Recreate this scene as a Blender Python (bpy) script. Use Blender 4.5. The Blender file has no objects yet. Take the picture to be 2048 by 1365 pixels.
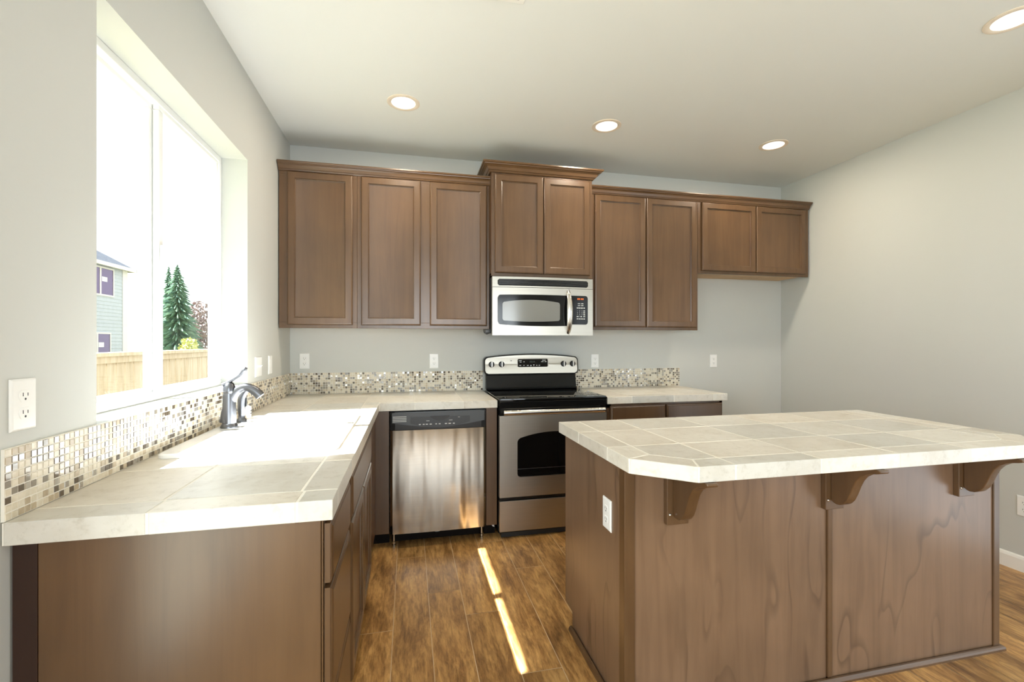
import bpy, bmesh, math, random
from mathutils import Matrix, Vector
random.seed(7)
R = math.radians
sc = bpy.context.scene
COL = sc.collection

# ------------------------------------------------------------------ camera, world, lights, exposure
EYE = 1.30
YAW = 12.7
cam_d = bpy.data.cameras.new('camera'); cam = bpy.data.objects.new('camera', cam_d); COL.objects.link(cam)
cam.location = (0, 0, EYE); cam.rotation_euler = (R(90), 0, R(-YAW))
cam_d.sensor_width = 36; cam_d.lens = 916 / 2048 * 36
cam_d.shift_y = 1.5 / 2048
cam_d.clip_start = .02; cam_d.clip_end = 300
sc.camera = cam
sc.view_settings.view_transform = 'Standard'; sc.view_settings.look = 'None'
sc.view_settings.gamma = 1; sc.view_settings.use_curve_mapping = False
sc.view_settings.exposure = 0.51
sc.cycles.sample_clamp_indirect = 6
sc.cycles.max_bounces = 12; sc.cycles.diffuse_bounces = 6; sc.cycles.glossy_bounces = 5
sc.cycles.caustics_reflective = False; sc.cycles.caustics_refractive = False

w = bpy.data.worlds.new('sky'); sc.world = w; w.use_nodes = True
bg = w.node_tree.nodes['Background']; bg.inputs[0].default_value = (.90, .96, 1, 1); bg.inputs[1].default_value = 1.6

def lamp(name, kind, energy, color, loc, rot, **kw):
    d = bpy.data.lights.new(name, kind); d.energy = energy; d.color = color
    for k, v in kw.items(): setattr(d, k, v)
    o = bpy.data.objects.new(name, d); COL.objects.link(o); o.location = loc; o.rotation_euler = rot
    return o
SUN_DIR = Vector((.661, .09, -1))
s = lamp('sun', 'SUN', 32, (.96, .98, 1), (-6, 1, 9), (0, 0, 0), angle=R(.55))
s.rotation_euler = SUN_DIR.to_track_quat('-Z', 'Y').to_euler()
# daylight through the glass doors left and right of the viewpoint, plus an added fill lamp behind it
lamp('left_door_daylight', 'AREA', 36, (.84, .93, 1), (-.98, -.35, 1.05), (0, R(-90), 0), shape='RECTANGLE', size=2.0, size_y=1.9)
lamp('right_door_daylight', 'AREA', 9, (.78, .90, 1), (3.52, -.15, 1.05), (0, R(90), 0), shape='RECTANGLE', size=2.0, size_y=2.0)
lamp('rear_fill', 'AREA', 104, (.84, .935, 1), (.45, -4.4, 1.5), (R(90), 0, 0), shape='RECTANGLE', size=2.2, size_y=1.6)  # fill lamp set in the invented rear window

# ------------------------------------------------------------------ constants
LW, RW, BW, FW, CEIL = -.845, 3.385, 3.614, -4.3, 2.737
CT = .915

# ------------------------------------------------------------------ materials
def new_mat(name):
    m = bpy.data.materials.new(name); m.use_nodes = True
    nt = m.node_tree; return m, nt, nt.nodes['Principled BSDF']
def sockets(p, color=None, rough=None, metal=None, spec=None, coat=None):
    if color is not None: p.inputs['Base Color'].default_value = (*color, 1)
    if rough is not None: p.inputs['Roughness'].default_value = rough
    if metal is not None: p.inputs['Metallic'].default_value = metal
    if spec is not None: p.inputs['Specular IOR Level'].default_value = spec
    if coat is not None: p.inputs['Coat Weight'].default_value = coat
def plain(name, color, rough=.5, metal=0, spec=.5, coat=0):
    m, nt, p = new_mat(name); sockets(p, color, rough, metal, spec, coat); return m
def N(nt, t, **kw):
    n = nt.nodes.new(t)
    for k, v in kw.items(): setattr(n, k, v)
    return n
def coords(nt, scale, out='Object', loc=(0, 0, 0)):
    tc = N(nt, 'ShaderNodeTexCoord'); mp = N(nt, 'ShaderNodeMapping')
    mp.inputs['Scale'].default_value = scale; mp.inputs['Location'].default_value = loc
    nt.links.new(tc.outputs[out], mp.inputs['Vector']); return mp.outputs[0]
def noise(nt, vec, scale=1, detail=4, rough=.5, dist=0):
    n = N(nt, 'ShaderNodeTexNoise'); n.inputs['Scale'].default_value = scale; n.inputs['Detail'].default_value = detail
    n.inputs['Roughness'].default_value = rough; n.inputs['Distortion'].default_value = dist
    nt.links.new(vec, n.inputs['Vector']); return n.outputs['Fac']
def ramp(nt, fac, stops):
    r = N(nt, 'ShaderNodeValToRGB'); e = r.color_ramp.elements
    while len(e) < len(stops): e.new(.5)
    for i, (p, c) in enumerate(stops):
        e[i].position = p; e[i].color = (*c, 1) if len(c) == 3 else c
    nt.links.new(fac, r.inputs[0]); return r.outputs[0]
def mixc(nt, a, b, fac, mode='MIX'):
    m = N(nt, 'ShaderNodeMix', data_type='RGBA', blend_type=mode)
    if isinstance(fac, (int, float)): m.inputs[0].default_value = fac
    else: nt.links.new(fac, m.inputs[0])
    for s, v in ((6, a), (7, b)):
        if isinstance(v, tuple): m.inputs[s].default_value = (*v, 1)
        else: nt.links.new(v, m.inputs[s])
    return m.outputs[2]
def bump(nt, p, h, strength=.2, dist=.002):
    b = N(nt, 'ShaderNodeBump'); b.inputs['Strength'].default_value = strength; b.inputs['Distance'].default_value = dist
    nt.links.new(h, b.inputs['Height']); nt.links.new(b.outputs[0], p.inputs['Normal'])

def paint(name, color, tex=.12, rough=.6):
    m, nt, p = new_mat(name); sockets(p, color, rough, spec=.3)
    v = coords(nt, (1, 1, 1)); h = noise(nt, v, 140, 3, .6); bump(nt, p, h, tex, .0015)
    return m
M = {}
M['wall'] = paint('wall_paint', (.57, .58, .552))
M['ceiling'] = paint('ceiling_paint', (.77, .785, .76), .10)
M['white_trim'] = plain('white_trim', (.84, .83, .79), .35)
M['vinyl'] = plain('white_vinyl', (.86, .87, .87), .3)
M['plastic'] = plain('white_plastic', (.86, .86, .84), .3)
M['ring'] = plain('lamp_trim_ring', (.80, .70, .58), .35)
M['slot'] = plain('dark_slot', (.03, .03, .03), .5)

def wood(name, dark, mid, light, rough=.29, vertical=True, figure=0):
    m, nt, p = new_mat(name); sockets(p, mid, rough, spec=.62)
    sc1 = (14, 14, .9) if vertical else (.9, 14, 14)
    v = coords(nt, sc1); f = noise(nt, v, 1.6, 6, .6, .6)
    c = ramp(nt, f, [(.28, dark), (.5, mid), (.74, light)])
    v2 = coords(nt, (1.3, 1.3, 1.0)); f2 = noise(nt, v2, 2.4, 3, .5)
    c = mixc(nt, c, mid, .45)
    blot = ramp(nt, f2, [(.3, (.80, .80, .80)), (.7, (1.12, 1.12, 1.12))])
    c = mixc(nt, c, blot, 1.0, 'MULTIPLY')
    if figure:
        vv = coords(nt, (2.2, 2.2, .55), loc=(.35, 0, .2))
        n0 = noise(nt, vv, 1.9, 2, .5, .25)
        mm = N(nt, 'ShaderNodeMath', operation='MULTIPLY'); mm.inputs[1].default_value = 6
        nt.links.new(n0, mm.inputs[0])
        fr = N(nt, 'ShaderNodeMath', operation='FRACT'); nt.links.new(mm.outputs[0], fr.inputs[0])
        line = ramp(nt, fr.outputs[0], [(0, (1, 1, 1)), (.03, (0, 0, 0)), (.86, (0, 0, 0)), (.99, (1, 1, 1))])
        brk = ramp(nt, noise(nt, coords(nt, (3, 3, 1.5), loc=(2, 0, 5)), 1.5, 2, .5), [(.40, (0, 0, 0)), (.62, (figure, figure, figure))])
        lf = mixc(nt, (0, 0, 0), brk, line)
        c = mixc(nt, c, tuple(x * .55 for x in dark), lf)
    nt.links.new(c, p.inputs['Base Color'])
    bump(nt, p, f, .06, .001)
    return m
WD, WM, WL = (.068, .032, .0130), (.108, .056, .0235), (.139, .076, .034)
M['wood'] = wood('stained_maple', WD, WM, WL)
M['wood_h'] = wood('stained_maple_rail', WD, WM, WL, vertical=False)
M['wood_fig'] = wood('stained_figured_panel', (.125, .070, .039), (.188, .112, .065), (.23, .142, .085), rough=.31, figure=.55)
M['wood_dark'] = plain('cabinet_dark_stain', (.028, .010, .005), .35)
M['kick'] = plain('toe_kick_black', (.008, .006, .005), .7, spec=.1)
M['raw_maple'] = wood('raw_maple', (.50, .33, .17), (.58, .40, .22), (.66, .48, .28), rough=.6)

def tile_mat(name, a, b, c3, rough=.3):
    m, nt, p = new_mat(name); sockets(p, a, rough, spec=.5)
    v = coords(nt, (1, 1, 1)); f = noise(nt, v, 5.5, 6, .62, .7)
    c = ramp(nt, f, [(.30, c3), (.48, a), (.72, b)])
    at = N(nt, 'ShaderNodeAttribute', attribute_name='tone')
    f3 = noise(nt, v, 38, 5, .7)
    spk = ramp(nt, f3, [(.30, (.80, .78, .74)), (.48, (1, 1, 1))])
    c = mixc(nt, c, spk, .8, 'MULTIPLY')
    c = mixc(nt, c, at.outputs['Color'], 1.0, 'MULTIPLY')
    nt.links.new(c, p.inputs['Base Color']); return m
M['tile'] = tile_mat('beige_stone_tile', (.72, .685, .61), (.78, .75, .68), (.64, .595, .505))
M['grout'] = plain('cream_grout', (.83, .80, .72), .8, spec=.2)
# mosaic
def stone(name, a, b, rough):
    m, nt, p = new_mat(name); sockets(p, a, rough)
    f = noise(nt, coords(nt, (1, 1, 1)), 45, 3, .6); c = ramp(nt, f, [(.35, a), (.65, b)])
    nt.links.new(c, p.inputs['Base Color']); return m
M['mos_cream'] = stone('mosaic_cream', (.60, .53, .40), (.72, .66, .54), .35)
M['mos_tan'] = stone('mosaic_tan', (.40, .32, .21), (.52, .43, .30), .35)
M['mos_brown'] = plain('mosaic_brown_glass', (.09, .065, .04), .08, spec=.7, coat=.5)
M['mos_grey'] = plain('mosaic_grey_glass', (.24, .21, .17), .08, spec=.7, coat=.5)
M['mos_silver'] = plain('mosaic_silver_glass', (.50, .47, .42), .12, metal=.65)

def steel(name, color=(.47, .44, .385), rough=.36, aniso=.75):
    m, nt, p = new_mat(name); sockets(p, color, rough, 1.0)
    p.inputs['Anisotropic'].default_value = aniso
    tg = N(nt, 'ShaderNodeTangent', direction_type='RADIAL', axis='Z'); nt.links.new(tg.outputs[0], p.inputs['Tangent'])
    f = noise(nt, coords(nt, (3, 3, 420)), 1, 3, .6)
    c = ramp(nt, f, [(.3, tuple(x * .93 for x in color)), (.7, tuple(min(1, x * 1.06) for x in color))])
    nt.links.new(c, p.inputs['Base Color']); return m
M['steel'] = steel('brushed_stainless')
def wavy_steel():
    m = steel('bowed_stainless', rough=.17, aniso=.8); nt = m.node_tree; p = nt.nodes['Principled BSDF']
    f = noise(nt, coords(nt, (6.5, 1, .7)), 1.6, 1, .4); bump(nt, p, f, .55, .02); return m
M['steel_door'] = wavy_steel()
M['steel_handle'] = plain('satin_steel', (.68, .66, .62), .24, 1.0)
M['nickel'] = plain('brushed_nickel', (.17, .175, .19), .30, 1.0)
M['blackgloss'] = plain('black_gloss', (.006, .006, .006), .12, spec=.28)
M['blackglass'] = plain('black_glass', (.004, .004, .004), .03, spec=.4)
M['blackplastic'] = plain('black_plastic', (.022, .023, .024), .34)
M['greyplastic'] = plain('charcoal_plastic', (.05, .053, .056), .36)
M['mw_screen'] = plain('oven_screen_grey', (.20, .20, .185), .16, spec=.6)
M['legend'] = plain('grey_print', (.60, .60, .58), .5)
M['cavity'] = plain('black_enamel', (.004, .004, .004), .25)
M['rack'] = plain('wire_rack', (.3, .3, .3), .3, 1.0)
M['burner'] = plain('burner_ring_print', (.035, .035, .035), .2)
M['enamel'] = plain('white_enamel', (.86, .86, .85), .18)
M['airgap'] = plain('almond_plastic', (.70, .60, .48), .35)
M['hose'] = plain('grey_hose', (.35, .35, .35), .5)
def emit(name, color, strength):
    m, nt, p = new_mat(name); sockets(p, color, .5)
    p.inputs['Emission Color'].default_value = (*color, 1); p.inputs['Emission Strength'].default_value = strength; return m
M['lens'] = emit('lit_lens', (1, .92, .82), .95)
M['clock'] = emit('clock_segments', (.8, .14, .02), .35)
def glass_mat(name, tint, gloss):
    m = bpy.data.materials.new(name); m.use_nodes = True; nt = m.node_tree; nt.nodes.clear()
    o = N(nt, 'ShaderNodeOutputMaterial'); mx = N(nt, 'ShaderNodeMixShader'); t = N(nt, 'ShaderNodeBsdfTransparent'); g = N(nt, 'ShaderNodeBsdfGlossy')
    t.inputs[0].default_value = (*tint, 1); g.inputs['Roughness'].default_value = .01; mx.inputs[0].default_value = gloss
    nt.links.new(t.outputs[0], mx.inputs[1]); nt.links.new(g.outputs[0], mx.inputs[2]); nt.links.new(mx.outputs[0], o.inputs[0]); return m
M['pane'] = glass_mat('window_glass', (.97, .98, .98), .05)

def floor_mat():
    m, nt, p = new_mat('plank_floor'); sockets(p, (.2, .1, .04), .30, spec=.5)
    at = N(nt, 'ShaderNodeAttribute', attribute_name='tone')
    tc = N(nt, 'ShaderNodeTexCoord'); mp = N(nt, 'ShaderNodeMapping'); mp.inputs['Scale'].default_value = (6.5, 1.5, 1)
    ad = N(nt, 'ShaderNodeVectorMath', operation='ADD'); sc_ = N(nt, 'ShaderNodeVectorMath', operation='SCALE'); sc_.inputs['Scale'].default_value = 37
    nt.links.new(at.outputs['Color'], sc_.inputs[0]); nt.links.new(tc.outputs['Object'], ad.inputs[0]); nt.links.new(sc_.outputs[0], ad.inputs[1])
    nt.links.new(ad.outputs[0], mp.inputs['Vector'])
    f = noise(nt, mp.outputs[0], 2.6, 9, .70, .35)
    c = ramp(nt, f, [(.28, (.12, .052, .016)), (.44, (.33, .170, .055)), (.58, (.55, .315, .112)), (.76, (.70, .45, .185))])
    mp2 = N(nt, 'ShaderNodeMapping'); mp2.inputs['Scale'].default_value = (40, 5, 1); nt.links.new(ad.outputs[0], mp2.inputs['Vector'])
    f2 = noise(nt, mp2.outputs[0], 2.2, 4, .7)
    c = mixc(nt, c, ramp(nt, f2, [(.34, (.55, .50, .46)), (.56, (1.08, 1.08, 1.08))]), .8, 'MULTIPLY')
    sep = N(nt, 'ShaderNodeSeparateColor'); nt.links.new(at.outputs['Color'], sep.inputs[0])
    tone = ramp(nt, sep.outputs[0], [(0, (.78, .76, .74)), (1, (1.16, 1.14, 1.12))])
    c = mixc(nt, c, tone, 1, 'MULTIPLY')
    nt.links.new(c, p.inputs['Base Color']); bump(nt, p, f2, .08, .001)
    return m
M['floor'] = floor_mat()
M['seam'] = plain('plank_seam', (.60, .46, .30), .6)

# ------------------------------------------------------------------ mesh builder
ID = Matrix.Identity(4)
FACE_Y = lambda y: Matrix(((1, 0, 0, 0), (0, -1, 0, y), (0, 0, 1, 0), (0, 0, 0, 1)))     # (u, out, z), facing -Y
FACE_X = lambda x: Matrix(((0, 1, 0, x), (1, 0, 0, 0), (0, 0, 1, 0), (0, 0, 0, 1)))      # (u=y, out, z), facing +X
FACE_NX = lambda x: Matrix(((0, -1, 0, x), (1, 0, 0, 0), (0, 0, 1, 0), (0, 0, 0, 1)))    # (u=y, out, z), facing -X
FACE_PY = lambda y: Matrix(((1, 0, 0, 0), (0, 1, 0, y), (0, 0, 1, 0), (0, 0, 0, 1)))     # facing +Y

class B:
    def __init__(s, xf=None):
        s.v = []; s.f = []; s.mi = []; s.tone = []; s.xf = xf or ID; s.use_tone = False; s.round = False
    def add(s, vs, fs, mi=0, tone=None):
        n = len(s.v); x = s.xf
        s.v += [x @ Vector(v) for v in vs]; s.f += [tuple(i + n for i in f) for f in fs]; s.mi += [mi] * len(fs)
        if tone is not None: s.use_tone = True
        s.tone += [tone or (1, 1, 1)] * len(fs)
        return s
    def box(s, x0, x1, y0, y1, z0, z1, mi=0, bev=0, seg=2, tone=None):
        if x0 > x1: x0, x1 = x1, x0
        if y0 > y1: y0, y1 = y1, y0
        if z0 > z1: z0, z1 = z1, z0
        return s.prism([(x0, y0), (x1, y0), (x1, y1), (x0, y1)], z0, z1, 'z', mi, bev, seg, tone)
    def prism(s, poly, a0, a1, axis='z', mi=0, bev=0, seg=2, tone=None, top_only=False):
        mk = {'z': lambda p, a: (p[0], p[1], a), 'x': lambda p, a: (a, p[0], p[1]), 'y': lambda p, a: (p[0], a, p[1])}[axis]
        n = len(poly)
        vs = [mk(p, a0) for p in poly] + [mk(p, a1) for p in poly]
        fs = [tuple(range(n - 1, -1, -1)), tuple(range(n, 2 * n))] + [(i, (i + 1) % n, n + (i + 1) % n, n + i) for i in range(n)]
        if bev:
            bm = bmesh.new(); bv = [bm.verts.new(v) for v in vs]
            for f in fs: bm.faces.new([bv[i] for i in f])
            bm.normal_update()
            if top_only:
                es = [e for e in bm.edges if sum(1 for v in e.verts if v in set(bv[n:])) == 2]
            else:
                es = [e for e in bm.edges if e.calc_face_angle(0) > .35 or len(e.link_faces) < 2]
            bmesh.ops.bevel(bm, geom=es, offset=bev, segments=seg, profile=.5, affect='EDGES', clamp_overlap=True)
            bm.verts.index_update()
            vs = [tuple(v.co) for v in bm.verts]; fs = [tuple(v.index for v in f.verts) for f in bm.faces]; bm.free()
        return s.add(vs, fs, mi, tone)
    def tube(s, path, radii, n=14, mi=0, cap=True, flat=None):
        s.round = True; path = [Vector(p) for p in path]
        if isinstance(radii, (int, float)): radii = [radii] * len(path)
        vs = []; fs = []; up = None
        for i, p in enumerate(path):
            t = (path[min(i + 1, len(path) - 1)] - path[max(i - 1, 0)]).normalized()
            if up is None:
                up = Vector((0, 0, 1)) if abs(t.z) < .9 else Vector((0, 1, 0))
            a = (up - t * up.dot(t)).normalized(); b = t.cross(a); up = a
            r = radii[i]; ra, rb = (r if isinstance(r, tuple) else (r, r))
            for k in range(n):
                q = 2 * math.pi * k / n; vs.append(tuple(p + a * (ra * math.cos(q)) + b * (rb * math.sin(q))))
        for i in range(len(path) - 1):
            for k in range(n):
                fs.append((i * n + k, i * n + (k + 1) % n, (i + 1) * n + (k + 1) % n, (i + 1) * n + k))
        if cap: fs += [tuple(range(n - 1, -1, -1)), tuple(range((len(path) - 1) * n, len(path) * n))]
        return s.add(vs, fs, mi)
    def lathe(s, prof, c, n=28, mi=0, axis='z'):
        vs = []; fs = []; s.round = True
        for r, h in prof:
            for k in range(n):
                q = 2 * math.pi * k / n; a, b = r * math.cos(q), r * math.sin(q)
                vs.append({'z': (c[0] + a, c[1] + b, c[2] + h), 'y': (c[0] + a, c[1] + h, c[2] + b), 'x': (c[0] + h, c[1] + a, c[2] + b)}[axis])
        for i in range(len(prof) - 1):
            for k in range(n): fs.append((i * n + k, i * n + (k + 1) % n, (i + 1) * n + (k + 1) % n, (i + 1) * n + k))
        fs += [tuple(range(n - 1, -1, -1)), tuple(range((len(prof) - 1) * n, len(prof) * n))]
        return s.add(vs, fs, mi)
    def loft(s, u0, u1, z0, z1, prof, mi=0, close=True):
        # nested rectangles facing local +out: prof = [(inset, out)]
        vs = []; fs = []
        for ins, out in prof:
            vs += [(u0 + ins, out, z0 + ins), (u1 - ins, out, z0 + ins), (u1 - ins, out, z1 - ins), (u0 + ins, out, z1 - ins)]
        for i in range(len(prof) - 1):
            for k in range(4): fs.append((i * 4 + k, i * 4 + (k + 1) % 4, i * 4 + 4 + (k + 1) % 4, i * 4 + 4 + k))
        m = len(prof) - 1; fs.append((m * 4, m * 4 + 1, m * 4 + 2, m * 4 + 3))
        if close: fs.append((3, 2, 1, 0))
        return s.add(vs, fs, mi)
    def sweep(s, prof, path, mi=0):
        # prof [(out, z)] carried along an open XY path, outward to the right of travel, mitred
        P = [Vector((p[0], p[1])) for p in path]; vs = []; fs = []; n = len(prof)
        for i, p in enumerate(P):
            ds = []
            if i > 0: ds.append((P[i] - P[i - 1]).normalized())
            if i < len(P) - 1: ds.append((P[i + 1] - P[i]).normalized())
            ns = [Vector((d.y, -d.x)) for d in ds]
            nn = ns[0] if len(ns) == 1 else (ns[0] + ns[1]) / (1 + ns[0].dot(ns[1]))
            for o, z in prof: vs.append((p.x + nn.x * o, p.y + nn.y * o, z))
        for i in range(len(P) - 1):
            for k in range(n): fs.append((i * n + k, i * n + (k + 1) % n, (i + 1) * n + (k + 1) % n, (i + 1) * n + k))
        fs += [tuple(range(n)), tuple(range((len(P) - 1) * n, len(P) * n))[::-1]]
        return s.add(vs, fs, mi)
    def build(s, name, mats, parent=None, recalc=True, world=True, smooth=True):
        me = bpy.data.meshes.new(name)
        off = Vector((0, 0, 0))
        if world and parent is not None:
            r = parent
            while r.parent: r = r.parent
            off = r.location
        bm = bmesh.new(); bv = [bm.verts.new(v - off) for v in s.v]
        lay = bm.loops.layers.float_color.new('tone') if s.use_tone else None
        for f, mi, t in zip(s.f, s.mi, s.tone):
            try: bf = bm.faces.new([bv[i] for i in f])
            except ValueError: continue
            bf.material_index = mi; bf.smooth = smooth
            if lay:
                for l in bf.loops: l[lay] = (*t, 1)
        if recalc: bmesh.ops.recalc_face_normals(bm, faces=bm.faces)
        bm.to_mesh(me); bm.free()
        if smooth: me.set_sharp_from_angle(angle=R(50 if s.round else 15))
        for m in (mats if isinstance(mats, (list, tuple)) else [mats]): me.materials.append(M[m] if isinstance(m, str) else m)
        o = bpy.data.objects.new(name, me); COL.objects.link(o)
        if parent is not None: o.parent = parent
        return o
def tag(o, label=None, cat=None, group=None, kind=None):
    if label: o['label'] = label
    if cat: o['category'] = cat
    if group: o['group'] = group
    if kind: o['kind'] = kind
    return o
def thing(name, label, cat, loc=(0, 0, 0), rz=0, group=None):
    o = bpy.data.objects.new(name, None); o.empty_display_size = .1; COL.objects.link(o)
    o.location = loc; o.rotation_euler = (0, 0, rz); return tag(o, label, cat, group)
def struct(o, label=None, cat=None): return tag(o, label, cat, kind='structure')
def copy_thing(o, loc, rz, label, group=None):
    def rec(src, par):
        c = src.copy(); COL.objects.link(c); c.parent = par
        for ch in src.children: rec(ch, c)
        return c
    c = rec(o, None); c.location = loc; c.rotation_euler = (0, 0, rz); c['label'] = label
    if group: c['group'] = group
    return c

# ------------------------------------------------------------------ room shell
WIN = (1.493, 2.712, 1.07, 2.277)
DOOR = (-1.35, .65, 0, 2.06)
RDOOR = (-1.2, .95, 0, 2.06)
b = B()
T = .185
for y0, y1, z0, z1 in ((FW - .2, DOOR[0], 0, CEIL), (DOOR[0], DOOR[1], DOOR[3], CEIL), (DOOR[1], WIN[0], 0, CEIL),
                       (WIN[0], WIN[1], 0, WIN[2]), (WIN[0], WIN[1], WIN[3], CEIL), (WIN[1], BW + .2, 0, CEIL)):
    b.box(LW - T, LW, y0, y1, z0, z1)
struct(b.build('wall_left', 'wall', smooth=False), 'pale grey painted wall holding the white kitchen window', 'wall')
struct(B().box(LW, RW + .2, BW, BW + .2, 0, CEIL).build('wall_back', 'wall', smooth=False), 'pale painted wall behind the range and the upper cabinets', 'wall')
b = B()
for y0, y1, z0, z1 in ((FW - .2, RDOOR[0], 0, CEIL), (RDOOR[0], RDOOR[1], RDOOR[3], CEIL), (RDOOR[1], BW, 0, CEIL)): b.box(RW, RW + .2, y0, y1, z0, z1)
struct(b.build('wall_right', 'wall', smooth=False), 'bare beige painted wall on the right past the island', 'wall')
b = B(); FWIN = (-.65, 1.55, .7, 2.3)  # rear window opening is added, placed to steer the fill light
for x0, x1, z0, z1 in ((LW, FWIN[0], 0, CEIL), (FWIN[1], RW, 0, CEIL), (FWIN[0], FWIN[1], 0, FWIN[2]), (FWIN[0], FWIN[1], FWIN[3], CEIL)):
    b.box(x0, x1, FW - .2, FW, z0, z1)
struct(b.build('wall_front', 'wall', smooth=False), 'painted wall behind the viewpoint with a wide opening added for fill light', 'wall')
struct(B().box(LW - T, RW + .2, FW - .2, BW + .2, CEIL, CEIL + .12).build('ceiling', 'ceiling', smooth=False), 'smooth off-white ceiling with round recessed lights', 'ceiling')

# plank floor: one quad per plank above a seam-coloured slab
b = B(); b.box(LW - T, RW + .2, FW - .2, BW + .2, -.12, -.0012, 1)
PW, PX0, PL, g = .1665, -.069, 1.195, .0016
known = {-1: 2.129, 0: 2.825, 1: 2.402, 2: 2.173, 3: 2.934, 4: 2.553, 5: 2.0, 6: 2.75}
for k in range(-5, 21):
    x0 = PX0 + k * PW; x1 = x0 + PW
    x0c, x1c = max(x0, LW - T), min(x1, RW + .2)
    if x1c - x0c < .01: continue
    ph = known.get(k, random.uniform(0, PL)); y = ph - PL * math.ceil((ph - FW + .2) / PL)
    while y < BW + .2:
        y0, y1 = max(y, FW - .2), min(y + PL, BW + .2)
        if y1 - y0 > .01:
            b.add([(x0c + g, y0 + g, 0), (x1c - g, y0 + g, 0), (x1c - g, y1 - g, 0), (x0c + g, y1 - g, 0)], [(0, 1, 2, 3)], 0, (random.random(), random.random(), random.random()))
        y += PL
struct(b.build('floor', ['floor', 'seam'], recalc=False, smooth=False), 'warm brown wood plank floor with thin pale seams', 'floor')
prof = [(0, 0), (.013, 0), (.013, .07), (.009, .082), (.004, .088), (0, .088)]
struct(B().sweep(prof, [(RW, BW), (RW, RDOOR[1] + .06)]).build('baseboard_right', 'white_trim'), 'white baseboard along the right wall', 'baseboard')
struct(B().sweep(prof, [(2.31, BW), (RW - .013, BW)]).build('baseboard_back', 'white_trim'), 'white baseboard along the back wall', 'baseboard')

# kitchen window: vinyl frame in the recess, two sliding sashes with glass
XF = LW - .125
b = B(FACE_X(0)); y0, y1, z0, z1 = WIN; fw = .030
for (a0, a1, c0, c1) in ((y0, y1, z1 - fw, z1), (y0, y1, z0, z0 + fw), (y0, y0 + fw, z0 + fw, z1 - fw), (y1 - fw, y1, z0 + fw, z1 - fw)):
    b.box(a0, a1, XF - .055, XF, c0, c1, 0, .003)
win = struct(b.build('window_1', 'vinyl'), 'white vinyl sliding window recessed in the left wall above the sink', 'window')
def sash(a0, a1, xo, xi, wl, wr):
    b = B(FACE_X(0)); c0, c1 = z0 + fw - .004, z1 - fw + .004; t = .022
    b.box(a0, a1, xo, xi, c1 - t, c1, 0, .004); b.box(a0, a1, xo, xi, c0, c0 + t, 0, .004)
    b.box(a0, a0 + wl, xo, xi, c0 + t, c1 - t, 0, .004); b.box(a1 - wr, a1, xo, xi, c0 + t, c1 - t, 0, .004)
    o = b.build('sash', 'vinyl', win)
    xm = (xo + xi) / 2
    B(FACE_X(0)).box(a0 + wl - .003, a1 - wr + .003, xm - .003, xm + .003, c0 + t - .003, c1 - t + .003).build('glass', 'pane', o)
sash(y0 + fw - .004, 2.112, XF - .052, XF - .029, .03, .035)
sash(2.095, y1 - fw + .004, XF - .027, XF - .004, .035, .028)
B(FACE_X(0)).box(2.10, 2.125, XF - .004, XF + .010, 1.62, 1.69, 0, .004).build('sash_lock', 'vinyl', win)
# frames of the glass doors, and of the window added behind for fill light
def simple_frame(name, face, a0, a1, c0, c1, o0, o1, n, label, cat):
    b = B(face); t = .05
    for i in range(n):
        u0 = a0 + (a1 - a0) * i / n; u1 = a0 + (a1 - a0) * (i + 1) / n
        b.box(u0, u1, o0, o1, c1 - t, c1); b.box(u0, u1, o0, o1, c0, c0 + t)
        b.box(u0, u0 + t, o0, o1, c0 + t, c1 - t); b.box(u1 - t, u1, o0, o1, c0 + t, c1 - t)
    o = struct(b.build(name, 'vinyl', smooth=False), label, cat)
    return o
simple_frame('door_1', FACE_X(0), DOOR[0], DOOR[1], 0, DOOR[3], LW - .16, LW - .10, 2, 'white framed glass patio door in the left wall beside the viewpoint', 'door')
simple_frame('door_2', FACE_X(0), RDOOR[0], RDOOR[1], 0, RDOOR[3], RW + .08, RW + .13, 2, 'white framed glass door in the right wall beside the viewpoint', 'door')
struct(B().box(LW - 2.6, LW - T - .01, -2.6, 1.1, 2.45, 2.6).build('sun_blocker_roof', 'white_trim', smooth=False), 'unseen roof slab added to keep sun off the left glass door', 'roof')  # out-of-view slab, added so no sun enters by the left door
simple_frame('fill_window', FACE_PY(0), FWIN[0], FWIN[1], FWIN[2], FWIN[3], FW - .16, FW - .10, 3, 'unseen white framed window added behind the viewpoint for fill light', 'window')

# ------------------------------------------------------------------ outside
def exterior_mat(name, a, b_, scale=(1, 1, 1), ns=6, rough=.8):
    m, nt, p = new_mat(name); sockets(p, a, rough, spec=.2)
    f = noise(nt, coords(nt, scale), ns, 4, .6); nt.links.new(ramp(nt, f, [(.35, a), (.65, b_)]), p.inputs['Base Color']); return m
M['ground'] = exterior_mat('dry_lawn', (.16, .17, .08), (.27, .25, .14), ns=2)
M['siding'] = exterior_mat('blue_grey_siding', (.42, .45, .49), (.46, .49, .53))
M['shingle'] = exterior_mat('grey_shingle', (.035, .042, .055), (.075, .085, .10), ns=14, rough=1)
M['house_trim'] = plain('house_trim', (.62, .60, .58), .6)
M['house_glass'] = plain('house_glass', (.10, .06, .16), .08, spec=.7)
M['paper'] = plain('paper_sticker', (.8, .8, .75), .7)
M['cedar'] = exterior_mat('cedar_boards', (.50, .38, .24), (.62, .50, .35), scale=(3, 12, 1.2), ns=2)
M['needles'] = exterior_mat('fir_needles', (.05, .11, .085), (.15, .25, .15), ns=3)
M['leaves'] = exterior_mat('red_brown_leaves', (.19, .13, .12), (.30, .22, .20), ns=5)
M['shrubleaf'] = exterior_mat('yellow_green_leaves', (.30, .33, .10), (.50, .48, .18), ns=5)
M['bark'] = plain('bark', (.09, .06, .04), .9)
GZ = -.6
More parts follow.
